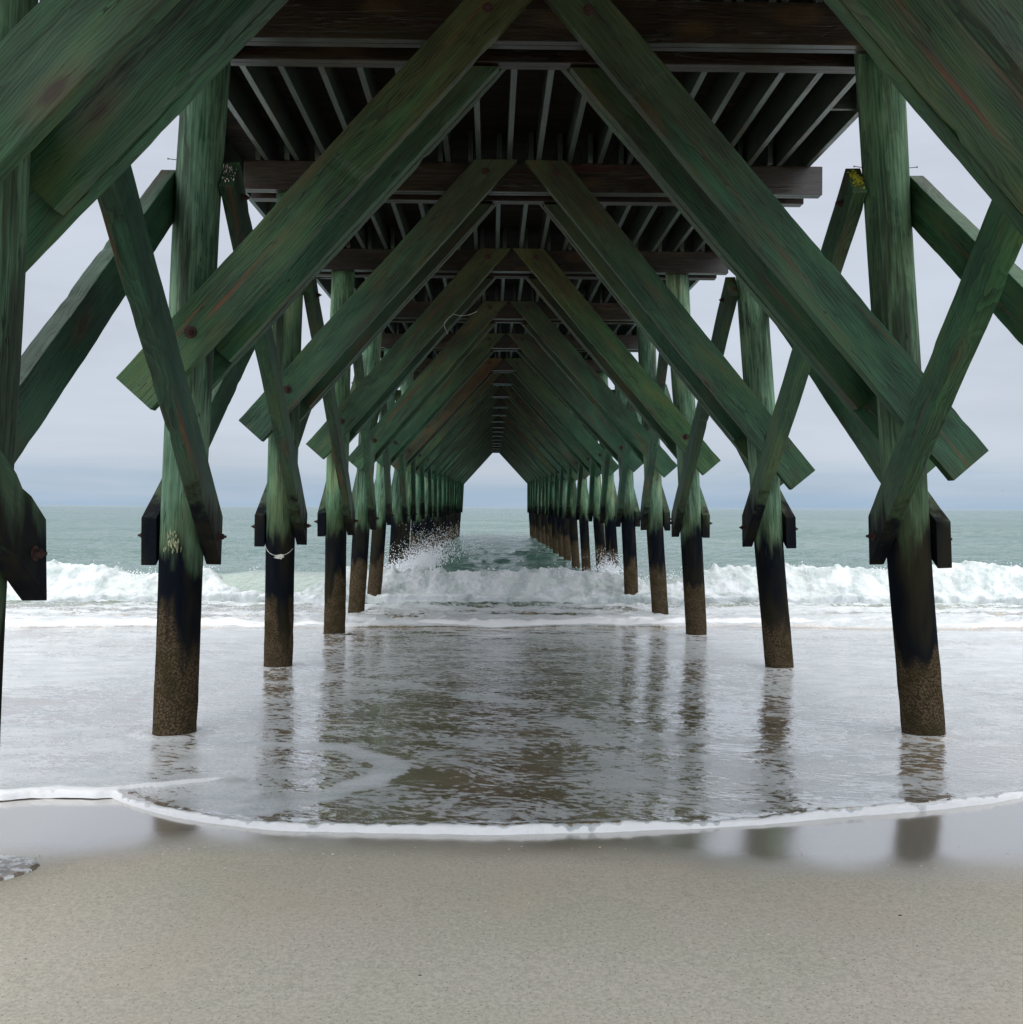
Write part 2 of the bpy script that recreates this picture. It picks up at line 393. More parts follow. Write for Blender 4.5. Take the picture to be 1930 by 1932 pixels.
# longitudinal braces along each pile row -----------------------------
LW = .265; LT = .105; ZF = 1.695
def lpoly(y_lo, z_lo, y_hi, z_hi, w):
    """low end plumb cut at y_lo (bottom z_lo); high end cut square, its upper corner at (y_hi, z_hi)"""
    s = 1 if y_hi > y_lo else -1
    th = math.atan2(z_hi-z_lo, abs(y_hi-y_lo))
    for _ in range(20):
        # lower corner of the high end
        ly = y_hi + s*math.sin(th)*w; lz = z_hi-math.cos(th)*w
        th = math.atan2(lz-z_lo, abs(ly-y_lo))
    d = Vector((s*math.cos(th), math.sin(th)))
    pl = w/math.cos(th)
    return [(y_lo, z_lo), (ly, lz), (y_hi, z_hi), (y_lo, z_lo+pl)], d
def longitudinal(i):
    """bay between bent i and i+1"""
    a, c = bents[i], bents[i+1]
    for side in 'LR':
        sg = 1 if side == 'L' else -1         # towards the middle
        for pos in ('inner', 'outer'):
            f = sg if pos == 'inner' else -sg
            jj = rnd.uniform(-.03, .03)
            if pos == 'inner':   # high near, low far
                P, d = lpoly(c['Y']+.10, ZF+jj*.5, a['Y']+.06, 4.47+jj+.006*(a['Y']-7), LW)
            else:                # low near, high far
                P, d = lpoly(a['Y']-.10, ZF+jj*.5, c['Y']-.02, 4.42+jj+.006*(a['Y']-7), LW)
            pts = []
            for (y, z) in P:
                t = (y-a['Y'])/(c['Y']-a['Y'])
                xa = px_of(a, side, z)+f*(pr_of(a, z)-.004); xc = px_of(c, side, z)+f*(pr_of(c, z)-.004)
                pts.append((xa+(xc-xa)*t, y, z))
            spec = None
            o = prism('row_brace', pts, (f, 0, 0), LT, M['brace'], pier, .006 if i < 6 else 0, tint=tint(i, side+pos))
            if i < 10:
                lo = P[0]; y = lo[0]+(-.11 if pos == 'inner' else .11); z = lo[1]+.20
                b = c if pos == 'inner' else a
                x = px_of(b, side, z)+f*(pr_of(b, z)+LT+.001)
                bolt(o, (x, y, z), (f, 0, 0), BOLTS, 1.1)
                b = a if pos == 'inner' else c
                hy = (P[1][0]+P[2][0])/2-d.x*.20; hz = (P[1][1]+P[2][1])/2-d.y*.20
                x = px_of(b, side, hz)+f*(pr_of(b, hz)+LT+.001)
                bolt(o, (x, hy, hz), (f, 0, 0), BOLTS, 1.0)
            if i == 2 and side == 'R' and pos == 'inner':
                o['label'] = 'row brace with yellow lichen on its cut top end'
                # lichen crust on the square cut end
                q1, q2 = Vector(pts[1]), Vector(pts[2]); up = (q2-q1).normalized(); dd = Vector((0, d.x, d.y)); bm = bmesh.new()
                rl = random.Random(5)
                for k in range(150):
                    u, v = rl.gauss(.55, .17), rl.gauss(.50, .2)
                    if not (.08 < u < .95 and .08 < v < .92): continue
                    p = q1+up*(LW*u)+Vector((f, 0, 0))*(LT*v)
                    s = rl.uniform(.003, .010)
                    r = bmesh.ops.create_icosphere(bm, subdivisions=1, radius=s)
                    for vv in r['verts']:
                        vv.co = Vector((vv.co.x, vv.co.y*.6, vv.co.z*.8)) + p + dd*.002
                me = bpy.data.meshes.new('lichen'); bm.to_mesh(me); bm.free()
                lo_ = link('lichen', me, M['lichen']); place(lo_, Matrix.Identity(4), o)
            if i == 2 and side == 'L' and pos == 'inner':
                o['label'] = 'row brace with pale droppings spattered on its dark top end'
                q1, q2 = Vector(pts[1]), Vector(pts[2]); up = (q2-q1).normalized(); dd = Vector((0, d.x, d.y)); bm = bmesh.new(); rl = random.Random(9)
                for k in range(46):
                    u, v = rl.random(), rl.random(); p = q1+up*(LW*(.1+.8*u))+Vector((f, 0, 0))*(LT*(.1+.8*v))
                    s = rl.uniform(.0015, .005); r = bmesh.ops.create_icosphere(bm, subdivisions=1, radius=s)
                    for vv in r['verts']: vv.co = Vector((vv.co.x*.7, vv.co.y, vv.co.z*2.2)) + p + dd*.001
                me = bpy.data.meshes.new('droppings'); bm.to_mesh(me); bm.free()
                lo_ = link('droppings', me, M['shell']); place(lo_, Matrix.Identity(4), o)

def cap(i):
    b = bents[i]; Y = b['Y']; z = b['zt']
    xr = {2: 3.24, 3: 3.30, 4: 3.20}.get(i, 3.22+rnd.uniform(-.05, .05)); xl = -2.50+rnd.uniform(-.05, .05)
    for k, (ya, dx) in enumerate(((-.225, 0), (.096, -.09))):
        bm = bmesh.new()
        L = xr+dx-xl
        for j in range(2):
            e = rnd.uniform(-.003, .003)
            box_mesh(bm, (0, ya+.0325+.065*j+(.0012 if j else -.0012), .1425+e), (L, .0625, .285))
        if i < 8: bmesh.ops.bevel(bm, geom=bm.edges[:], offset=.004, segments=1, affect='EDGES')
        me = bpy.data.meshes.new('cap_beam'); bm.to_mesh(me); bm.free()
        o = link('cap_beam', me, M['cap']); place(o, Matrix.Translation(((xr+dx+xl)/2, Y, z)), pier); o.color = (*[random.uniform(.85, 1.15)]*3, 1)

for i in range(len(bents)):
    for s in 'LR':
        if i == 0 and False: continue
        p = make_pile(i, s)
        if i == 2:
            p['label'] = 'nearest whole piling, a thin nail sticking out of its side'
            for sx in ((-1,) if s == 'L' else (-1, 1)):
                z = 4.46; x = px_of(bents[2], s, z)+sx*pr_of(bents[2], z)
                bm = bmesh.new(); r = bmesh.ops.create_cone(bm, cap_ends=True, segments=8, radius1=.0028, radius2=.0028, depth=.07)
                r2 = bmesh.ops.create_cone(bm, cap_ends=True, segments=10, radius1=.007, radius2=.007, depth=.003)
                for v in r2['verts']: v.co.z += .0365
                me = bpy.data.meshes.new('nail'); bm.to_mesh(me); bm.free(); me.materials.append(M['steel'])
                n = bpy.data.objects.new('nail', me); COL.objects.link(n)
                place(n, Matrix.Translation((x+sx*.028, 7.04, z)) @ Matrix.Rotation(sx*R(84), 4, 'Y'), p)
            if s == 'L':   # scraped pale patch on the camera side
                bm = bmesh.new(); rl = random.Random(2)
                for k in range(70):
                    a = R(-97)+rl.gauss(0, .16); z = 1.86+rl.gauss(0, .035)-abs(a-R(-97))*.12
                    r_ = pr_of(bents[2], z)+.001; x = px_of(bents[2], s, z)
                    q = bmesh.ops.create_icosphere(bm, subdivisions=1, radius=1)
                    w = rl.uniform(.002, .006)
                    for v in q['verts']: v.co = Vector((v.co.x*w, v.co.y*.004, v.co.z*w*3.2)) + Vector((x+r_*math.cos(a), 7.06+r_*math.sin(a), z))
                me = bpy.data.meshes.new('scraped_patch'); bm.to_mesh(me); bm.free()
                n = link('scraped_patch', me, M['scar']); place(n, Matrix.Identity(4), p)
    cap(i); transverse(i)
    if i < len(bents)-1: longitudinal(i)

# joists: the five nearest bays singly, the rest as one part -----------------
def joist_boxes(i):
    """yield (x, y0, y1, z0, z1) for bay i (between bent i and i+1)"""
    a, c = bents[i]['Y'], bents[i+1]['Y']
    shift = .0 if i % 2 == 0 else -.085
    y0 = a-.27 if i > 0 else -1.5; y1 = c+.27
    if i == len(bents)-2: y1 = c+.5
    out = []
    for k in range(-8, 10):
        x = .15+.3*k+shift+rnd.uniform(-.012, .012); out.append((x, y0, y1))
    # rim joists at the two edges run end to end
    ra = a if i > 0 else -1.5; rc = c if i < len(bents)-2 else c+.5
    out.append((-2.735, ra+.001, rc-.001)); out.append((3.155, ra+.001, rc-.001)); return out
def sbox(bm, x0, x1, y0, y1, zf0, zf1, mat=None):
    vs = []
    for y in (y0, y1):
        for x, zf in ((x0, zf0), (x1, zf0), (x1, zf1), (x0, zf1)): vs.append(bm.verts.new((x, y, zf(y))))
    q = [(0, 1, 2, 3), (7, 6, 5, 4), (0, 4, 5, 1), (1, 5, 6, 2), (2, 6, 7, 3), (3, 7, 4, 0)]
    for f in q: bm.faces.new([vs[t] for t in f])
def board_obj(name, x0, x1, y0, y1, za, zb, mat, alongY=True):
    """box following the pier's slope, stored with local X along its length"""
    cx, cy = (x0+x1)/2, (y0+y1)/2; z0 = capbot(cy)
    bm = bmesh.new(); sbox(bm, x0, x1, y0, y1, lambda y: capbot(y)+za, lambda y: capbot(y)+zb)
    if alongY:
        mw = Matrix.Translation((cx, cy, z0)) @ Matrix.Rotation(R(90), 4, 'Z')
    else: mw = Matrix.Translation((cx, cy, z0))
    bm.transform(mw.inverted()); bmesh.ops.recalc_face_normals(bm, faces=bm.faces)
    me = bpy.data.meshes.new(name); bm.to_mesh(me); bm.free()
    o = link(name, me, mat); place(o, mw, pier); return o
bmr = bmesh.new(); nj = 0
JB, JT = .286, .575
for i in range(len(bents)-1):
    for (x, y0, y1) in joist_boxes(i):
        if nj < 100:
            o = board_obj('joist', x-.024, x+.024, y0, y1, JB, JT, M['joist']); nj += 1
            q = random.uniform(.75, 1.1); o.color = (q, q, q, 1)
        else: sbox(bmr, x-.024, x+.024, y0, y1, lambda y: capbot(y)+JB, lambda y: capbot(y)+JT)
    ym = (bents[i]['Y']+bents[i+1]['Y'])/2+.1
    sh = 0 if i % 2 == 0 else -.085
    if i < 8:
        board_obj('blocking', 2.85+sh+.03, 3.13, ym-.02, ym+.02, JB+.05, JT-.02, M['joist'], False)
        board_obj('blocking', -2.71, -2.25+sh-.03, ym-.02, ym+.02, JB+.05, JT-.02, M['joist'], False)
bmr.transform(Matrix.Translation((0, -20, -5)) )
bmesh.ops.recalc_face_normals(bmr, faces=bmr.faces)
rot = Matrix.Rotation(R(90), 4, 'Z')
bmr.transform(rot.inverted())
me = bpy.data.meshes.new('joist'); bmr.to_mesh(me); bmr.free()
o = link('joist', me, M['joist']); place(o, Matrix.Translation((0, 20, 5)) @ rot, pier); tag(o, kind='stuff', label='far joists under the outer part of the deck')

# deck planks ---------------------------------------------------------------
pw = .142; y = -1.5; n = 0; bmr = bmesh.new()
while y < 75.3:
    x0, x1 = -2.80+rnd.uniform(-.012, .012), 3.22+rnd.uniform(-.012, .012)
    t = rnd.uniform(0, .003)
    if 5.0 < y and n < 100:
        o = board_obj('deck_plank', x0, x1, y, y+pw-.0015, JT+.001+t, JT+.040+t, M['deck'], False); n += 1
    else: sbox(bmr, x0, x1, y, y+pw-.0015, lambda q: capbot(q)+JT+.001+t, lambda q: capbot(q)+JT+.040+t)
    y += pw
bmesh.ops.recalc_face_normals(bmr, faces=bmr.faces)
me = bpy.data.meshes.new('deck_plank'); bmr.to_mesh(me); bmr.free()
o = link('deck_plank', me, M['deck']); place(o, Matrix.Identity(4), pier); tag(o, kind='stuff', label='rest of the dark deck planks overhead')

# ------------------------------------------------------------------ grids
def grid_mesh(name, X, Yg, Zg, attrs, mat, smooth=True):
    nr, nc = X.shape
    me = bpy.data.meshes.new(name)
    co = np.stack([X, Yg, Zg], -1).reshape(-1, 3).astype(np.float32)
    idx = np.arange(nr*nc).reshape(nr, nc)
    f = np.stack([idx[:-1, :-1], idx[:-1, 1:], idx[1:, 1:], idx[1:, :-1]], -1).reshape(-1, 4)
    me.vertices.add(len(co)); me.vertices.foreach_set('co', co.ravel())
    me.loops.add(f.size); me.loops.foreach_set('vertex_index', f.ravel().astype(np.int32))
    me.polygons.add(len(f)); me.polygons.foreach_set('loop_start', (np.arange(len(f))*4).astype(np.int32))
    me.polygons.foreach_set('loop_total', np.full(len(f), 4, np.int32))
    me.polygons.foreach_set('use_smooth', np.full(len(f), smooth, bool))
    me.update(calc_edges=True)
    for k, a in attrs.items():
        at = me.attributes.new(k, 'FLOAT', 'POINT'); at.data.foreach_set('value', a.astype(np.float32).ravel())
    me.materials.append(mat); return me

YS = np.array([-400, -60, -30, -10, 0, 3, 4.7, 7.06, 10.45, 14.1, 17.9, 21.4, 26, 40, 80, 200])
SZ = np.array([9, 4.5, 2.2, 1.0, .76, .645, .600, .530, .435, .290, .05, -.30, -.8, -1.6, -4, -9])
def sandz(x, y):
    return np.interp(y, YS, SZ) + .010*(fbm(x*.5, y*.5, 3, 11)-.5)*sstep(12, 3, y)
YWp = np.array([3, 4.7, 7.06, 10.45, 14.1, 17.9, 21.4, 24, 30, 20000]); WZ = np.array([.65, .606, .545, .470, .350, .210, .115, .05, .0, .0])

# swash edge, traced on the sand plane
def curve(pts, z):
    w = [atZ(px, py, z) for px, py in pts]; return np.array([p.x for p in w]), np.array([p.y for p in w])
ex, ey = curve([(-900, 1480), (-300, 1492), (0, 1506), (60, 1500), (120, 1499), (175, 1502), (213, 1500), (230, 1508), (262, 1520), (300, 1532), (350, 1544), (400, 1553), (470, 1562), (550, 1568),
                (640, 1572), (760, 1574), (880, 1576), (960, 1576), (1060, 1573), (1150, 1572), (1260, 1566), (1340, 1561), (1430, 1555), (1520, 1546), (1600, 1537), (1700, 1530), (1800, 1520), (1870, 1510), (1930, 1497), (2200, 1470), (3000, 1400)], .60)
def edgeY(x): return np.interp(x, ex, ey) + .012*(vnoise(x*3.1, x*0+2, 5)-.5) + .010*(vnoise(x*11, x*0+4, 6)-.5) + .006*(vnoise(x*37, x*0+4, 6)-.5)
wx, wy = curve([(-900, 1610), (0, 1600), (120, 1598), (250, 1582), (400, 1566), (520, 1576), (700, 1586), (950, 1588), (1150, 1590), (1250, 1604), (1330, 1616), (1500, 1624), (1700, 1622), (1930, 1620), (2600, 1610)], .60)
def wetY(x): return np.interp(x, wx, wy)

# ------------------------------------------------------------------ sand
sm, nt = newmat('beach_sand'); g = NT(nt)
geo = g.n('ShaderNodeNewGeometry').outputs['Position']
wet = g.n('ShaderNodeAttribute', attribute_name='wet').outputs['Fac']
damp = g.n('ShaderNodeAttribute', attribute_name='damp').outputs['Fac']
f1 = g.noise(geo, 1.1, 4, .6); f2 = g.noise(geo, 60, 6, .85); f3 = g.noise(geo, 260, 3, .7); f4 = g.noise(geo, 14, 3, .6)
base = g.mix(g.smooth(f1, .3, .7), (.665, .630, .525), (.71, .650, .560))
base = g.mix(g.smooth(f2, .38, .60), g.mix(1.0, base, (.72, .73, .70), 'MULTIPLY'), base)
base = g.mix(g.math('MULTIPLY', g.smooth(g.noise(geo, 1.7, 4, .6), .52, .70), .30), base, (.66, .54, .44))
base = g.mix(g.math('MULTIPLY', g.smooth(f3, .60, .72), .35), base, (.62, .60, .52))
base = g.mix(g.math('MULTIPLY', g.smooth(f3, .42, .32), .7), base, (.17, .155, .12))
vo = g.n('ShaderNodeTexVoronoi'); g.l(geo, vo.inputs['Vector']); vo.inputs['Scale'].default_value = 55
sep = g.n('ShaderNodeSeparateColor'); g.l(vo.outputs['Color'], sep.inputs[0])
spk = g.math('MULTIPLY', g.smooth(vo.outputs['Distance'], .22, .12), g.math('GREATER_THAN', sep.outputs[0], .60))
base = g.mix(g.math('MULTIPLY', spk, .65), base, (.10, .09, .07))
spk2 = g.math('MULTIPLY', g.smooth(vo.outputs['Distance'], .12, .07), g.math('LESS_THAN', sep.outputs[0], .05))
base = g.mix(g.math('MULTIPLY', spk2, .7), base, (.75, .72, .66))
base = g.mix(1.0, base, g.mix(damp, (1.0, 1.0, 1.0), (.86, .84, .80)), 'MULTIPLY')
base = g.mix(wet, base, (.33, .29, .225))
hgt = g.math('ADD', g.math('ADD', g.math('MULTIPLY', f2, .6), g.math('MULTIPLY', f3, .4)), g.math('MULTIPLY', f4, 1.2))
hgt = g.math('SUBTRACT', hgt, g.math('MULTIPLY', spk, .5))
bn = g.n('ShaderNodeBump'); g.l(hgt, bn.inputs['Height']); bn.inputs['Distance'].default_value = .0045
g.l(g.math('SUBTRACT', .62, g.math('MULTIPLY', wet, .585)), bn.inputs['Strength'])
df = g.n('ShaderNodeBsdfPrincipled'); g.l(base, df.inputs['Base Color']); g.l(bn.outputs[0], df.inputs['Normal'])
g.l(g.math('SUBTRACT', .85, g.math('MULTIPLY', damp, .18)), df.inputs['Roughness']); df.inputs['Specular IOR Level'].default_value = .35
gl = g.n('ShaderNodeBsdfGlossy'); gl.inputs['Color'].default_value = (1, 1, 1, 1); gl.inputs['Roughness'].default_value = .12; g.l(bn.outputs[0], gl.inputs['Normal'])
lw = g.n('ShaderNodeLayerWeight'); lw.inputs[0].default_value = .5; g.l(bn.outputs[0], lw.inputs['Normal'])
fr = g.math('POWER', lw.outputs['Facing'], 1.35)
mx = g.n('ShaderNodeMixShader'); g.l(g.math('MULTIPLY', fr, g.math('MULTIPLY', wet, .82)), mx.inputs[0]); g.l(df.outputs[0], mx.inputs[1]); g.l(gl.outputs[0], mx.inputs[2])
out = g.n('ShaderNodeOutputMaterial'); g.l(mx.outputs[0], out.inputs[0])

ys = np.concatenate([np.linspace(-400, -12, 20), np.linspace(-11, 1.6, 40), np.arange(1.7, 7, .03), np.linspace(7, 26, 60), np.linspace(30, 200, 12)])
us = np.concatenate([np.linspace(-400, -14, 14), np.linspace(-13, -4.2, 40), np.arange(-4.1, 4.5, .04), np.linspace(4.6, 13, 40), np.linspace(14, 400, 14)])
X, Yg = np.meshgrid(us, ys)
Zg = sandz(X, Yg)
we = wetY(X); ee = edgeY(X)
nz = .05*(fbm(X*4, Yg*4, 3, 31)-.5)
wetm = sstep(-.40, .10, Yg-we+nz*2.2)
# the middle of the edge dries to matt sand, a dark damp rim only
xm = X/np.maximum(Yg, .5)
mid = sstep(-.28, -.17, xm)*sstep(.17, .06, xm)
wetm = wetm*(1-.97*mid*sstep(.0, -.3, Yg-ee+.3))
wetm = np.where(Yg > ee+.06, np.maximum(wetm, .9), wetm)
dampm = sstep(-1.5, 0.0, Yg-we+.5*(fbm(X*.8, Yg*.8, 3, 8)-.5))
ml = grid_mesh('sand', X, Yg, Zg, dict(wet=wetm, damp=dampm), sm)
sand = link('sand', ml, None); tag(sand, 'smooth damp beige sand in the foreground below the swash line', kind='structure'); del sand['label']

# ------------------------------------------------------------------ water
def crestY(x): return 22.75+.35*(fbm(x*.12, x*0+3, 2, 21)-.5)*2 + .12*(vnoise(x*.9, x*0, 3)-.5)
def wave_h(x, y):
    c = crestY(x); H = (.54+.50*(fbm(x*.28, x*0+8, 3, 44)-.5))*(1-.16*np.exp(-((x-.25)/3.2)**4))
    d = y-c
    front = sstep(-1.15, 0.0, d)**1.15; back = 1-sstep(0, 4.2, d)
    return H*np.where(d < 0, front, back)
def pxx(px, Y=22.): return (px-928)*Y/F
def foam_cover(x):   # how far up the front face the broken foam reaches
    gap = sstep(pxx(320), pxx(480), x)*sstep(pxx(690), pxx(560), x)
    g2 = sstep(pxx(1150), pxx(1240), x)*sstep(pxx(1400), pxx(1270), x)
    return 1-.60*gap-.45*g2
def ysw(x, y, s):
    near = sstep(0.0, 4.0, s)
    z = np.interp(y, YWp, WZ)
    base = sandz(x, y)+.012
    z = np.where(y < 12, np.maximum(base, base*(1-near)+z*near), z)
    # bead of foam at the leading edge
    bead = .019*sstep(0, .03, s)*(1-.55*sstep(.05, .16, s))*(.55+.9*vnoise(x*1.7, x*0+1, 9))*(.85+.3*vnoise(x*22, s*40, 3))
    z = z + bead*(1-sstep(.15, .6, s)) - .020*(1-sstep(0, .012, s))
    rip = (fbm(x*2.2+y*.6, y*5.5-x*.5, 3, 51)-.5)*.010*sstep(.3, 1.5, s)*sstep(24, 12, y)
    rip2 = (fbm(x*.9, y*2.6, 4, 52)-.5)*.05*sstep(10, 16, y)*sstep(40, 22, y)
    z = z+rip+rip2
    bore = 15.10+.60*(fbm(x*.30, x*0+1, 3, 63)-.5)*2
    z = z + .075*sstep(bore-.05, bore+.12, y)*(1-sstep(bore+.4, bore+4.5, y))
    z = z + sstep(bore-.1, bore+.3, y)*sstep(22.3, 21, y)*.15*(billow(x*2.0, y*3.0, 5, 71)-.62)
    z = z + wave_h(x, y)
    # open sea: wind chop and low swell lines
    sea = sstep(23.5, 30, y)
    z = z + sea*(fbm(x*.75, y*1.5, 4, 81)-.5)*.36*sstep(22, 27, y)
    far = sstep(40, 90, y)
    z = z + far*(fbm(x*.10, y*.22, 3, 91)-.5)*.30
    for (yc, w, hgt, sd) in ((46, 2.6, .22, 5), (62, 3, .16, 6), (96, 4.5, .40, 7), (150, 8, .35, 8), (33, 1.6, .10, 9)):
        a = sstep(.42, .62, vnoise(x/(yc*.22)+sd*3.3, x*0, sd)); yy = yc+yc*.05*(vnoise(x/(yc*.15), x*0, sd+1)-.5)
        z = z + hgt*a*np.exp(-((y-yy)/w)**2)
    return z
s1 = np.concatenate([[0, .006, .014, .024, .036, .05, .065, .085, .11, .14, .175, .21, .25], np.arange(.3, 3, .035), np.arange(3, 7, .06), np.arange(7, 15.2, .075), np.arange(15.2, 19.6, .03)])
s2 = 19.6+np.cumsum(np.maximum(.05, np.geomspace(.05, 60, 190))); s2 = s2[s2 < 9000]
ss = np.concatenate([s1, s2, [9000]])
uu = np.concatenate([np.linspace(-1.6, -.66, 50), np.arange(-.65, .65, .0022), np.linspace(.66, 1.6, 50)])
Sg, Ug = np.meshgrid(ss, uu, indexing='ij')
# columns fan out from behind the camera; near the edge keep them metric
X = Ug*(5.0+Sg); E = edgeY(X); blend = sstep(0, 12, Sg)
Yg = E*(1-blend)+5.0*blend + Sg
Zg = ysw(X, Yg, Sg)
Zg = np.where(Sg >= 8000, -.2, Zg)
# foam density
x, y, s = X, Yg, Sg
foam = np.zeros_like(x)
bead = 1-sstep(.018, .068, s + .07*(fbm(x*5, y*0, 4, 15)-.5)+.03*(vnoise(x*30, y*30, 16)-.5))
xr_ = x/np.maximum(y, 1)           # sideways angle
pxv = 928+F*xr_; pyv = 956.5+(EYE-Zg)*F/np.maximum(y, 1)
side = np.maximum(sstep(610, 440, pxv), sstep(1230, 1420, pxv))
swz = sstep(15.3, 14.6, y)
mid_d = .485+.16*(fbm(x*.45+3, y*.30, 3, 24)-.5)*2
swd = mid_d*(1-side)+ (.575+.28*(fbm(x*.5, y*.5, 3, 25)-.5)*2)*side
foam = swd*swz
def band(pts, w, z=.59):       # foam ribbon along a traced curve
    a, b = curve(pts, z); d = np.full(x.shape, 9.0)
    msk = (y < 14)
    P = np.stack([x[msk], y[msk]], -1); dd = np.full(len(P), 9.0)
    for k in range(len(a)-1):
        A = np.array([a[k], b[k]]); B = np.array([a[k+1], b[k+1]]); AB = B-A
        t = np.clip(((P-A)@AB)/(AB@AB), 0, 1); dd = np.minimum(dd, np.linalg.norm(P-A-t[:, None]*AB, axis=1))
    d[msk] = dd; return 1-sstep(w*.15, w, d + .16*(fbm(x*4, y*4, 3, 41)-.5))
b1 = band([(480, 1392), (560, 1394), (640, 1402), (700, 1418), (726, 1440), (712, 1462), (660, 1482), (600, 1500), (540, 1512), (470, 1536)], .24)
b2 = band([(0, 1494), (100, 1488), (200, 1492), (300, 1478), (360, 1470), (420, 1466)], .16)
b3 = band([(560, 1272), (760, 1290), (980, 1330), (1130, 1400), (1180, 1480)], .26, .5)
foam = np.maximum(foam, b1*(.78+.35*(fbm(x*3, y*3, 3, 19)-.4)*2)); foam = np.maximum(foam, .80*b2); foam = np.maximum(foam, foam*(1-b3)+.56*b3*swz)
foam = np.where(y < 14.4, foam*sstep(-.1, .25, s) + .0, foam)
foam = np.maximum(foam, bead*1.2)
bore = 15.10+.60*(fbm(x*.30, x*0+1, 3, 63)-.5)*2
bz = sstep(bore-.06, bore+.06, y)*sstep(21.9, 21.2, y)
dens = .66+.62*(fbm(x*.45, y*2.4, 4, 26)-.5)*2 + .45*(1-sstep(0, 1.3, y-bore)) - .10*sstep(bore+2.4, bore+4.6, y)
foam = np.maximum(foam*(1-bz), dens*bz)
foam = np.maximum(foam, .55*sstep(23.4, 23.0, y)*sstep(22.3, 22.8, y)*foam_cover(x))
b2n = band([(-300, 1490), (0, 1502), (100, 1496), (175, 1499), (240, 1494), (300, 1484), (360, 1475), (430, 1467)], .15)
foam = np.maximum(foam, 1.1*b2n); Zg = Zg + .014*b2n
b4 = band([(430, 1467), (500, 1465), (560, 1464), (620, 1465)], .035); Zg = Zg + .006*b4
for bb in bents[1:8]:
    for sd in 'LR':
        cx = px_of(bb, sd, bb['zb']); rr_ = np.hypot(x-cx, y-bb['Y'])
        Zg = Zg + .012*np.exp(-((rr_-.20)/.045)**2)*(.6+.8*vnoise(x*9, y*9, 61)) - .006*np.exp(-((rr_-.31)/.05)**2)
        foam = np.maximum(foam, .62*np.exp(-((rr_-.17)/.05)**2)*(s > .3))
dp = sstep(14.5, 24.0, y)
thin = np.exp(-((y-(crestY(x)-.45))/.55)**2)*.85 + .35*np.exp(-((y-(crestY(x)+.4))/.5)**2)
me_w_args = (X, Yg, Zg, dict(foam=foam, deep=dp, thin=thin))

wm, nt = newmat('sea_water'); g = NT(nt)
geo = g.n('ShaderNodeNewGeometry').outputs['Position']
A = {k: g.n('ShaderNodeAttribute', attribute_name=k).outputs['Fac'] for k in ('foam', 'deep', 'thin')}
body = g.mix(g.smooth(g.noise(geo, 2.0, 3), .35, .65), (.270, .208, .135), (.380, .300, .205))
seac = g.mix(g.smooth(g.noise(g.scale(geo, (.02, .05, 1)), 1.0, 3), .35, .65), (.060, .138, .112), (.112, .184, .160))
body = g.mix(A['deep'], body, seac)
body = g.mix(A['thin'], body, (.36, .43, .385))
rot = g.n('ShaderNodeVectorRotate', rotation_type='Z_AXIS'); g.l(geo, rot.inputs['Vector']); rot.inputs['Angle'].default_value = .42; rgeo = rot.outputs[0]
n1 = g.noise(g.scale(rgeo, (10, 21, 9)), 1.0, 3, .55, .3)
n2 = g.noise(g.scale(rgeo, (2.2, 5.0, 3)), 1.0, 4, .6, .4)
n3 = g.noise(g.scale(geo, (.5, 1.2, 1)), 1.0, 5, .62, .3)
calm = g.smooth(g.noise(g.scale(geo, (.35, .5, 1)), 1.0, 2), .38, .62, .35, 1.0)
bu = g.n('ShaderNodeBump'); g.l(n1, bu.inputs['Height']); bu.inputs['Distance'].default_value = .010
g.l(g.math('MULTIPLY', calm, g.math('SUBTRACT', .75, g.math('MULTIPLY', A['deep'], .55))), bu.inputs['Strength'])
bu2 = g.n('ShaderNodeBump'); g.l(n2, bu2.inputs['Height']); bu2.inputs['Distance'].default_value = .05; g.l(bu.outputs[0], bu2.inputs['Normal'])
g.l(g.math('ADD', .22, g.math('MULTIPLY', A['deep'], .75)), bu2.inputs['Strength'])
bu3 = g.n('ShaderNodeBump'); g.l(n3, bu3.inputs['Height']); bu3.inputs['Distance'].default_value = .30; g.l(bu2.outputs[0], bu3.inputs['Normal'])
g.l(g.math('MULTIPLY', A['deep'], 1.3), bu3.inputs['Strength'])
N = bu3.outputs[0]
lw = g.n('ShaderNodeLayerWeight'); lw.inputs[0].default_value = .5; g.l(N, lw.inputs['Normal'])
fr = g.math('ADD', .02, g.math('MULTIPLY', g.math('POWER', lw.outputs['Facing'], g.math('ADD', 1.6, g.math('MULTIPLY', A['deep'], 2.3))), .95))
df = g.n('ShaderNodeBsdfDiffuse'); g.l(body, df.inputs[0]); g.l(N, df.inputs['Normal'])
gl = g.n('ShaderNodeBsdfGlossy'); gl.inputs['Color'].default_value = (1, 1, 1, 1); gl.inputs['Roughness'].default_value = .07; g.l(N, gl.inputs['Normal'])
wsh = g.n('ShaderNodeMixShader'); g.l(fr, wsh.inputs[0]); g.l(df.outputs[0], wsh.inputs[1]); g.l(gl.outputs[0], wsh.inputs[2])
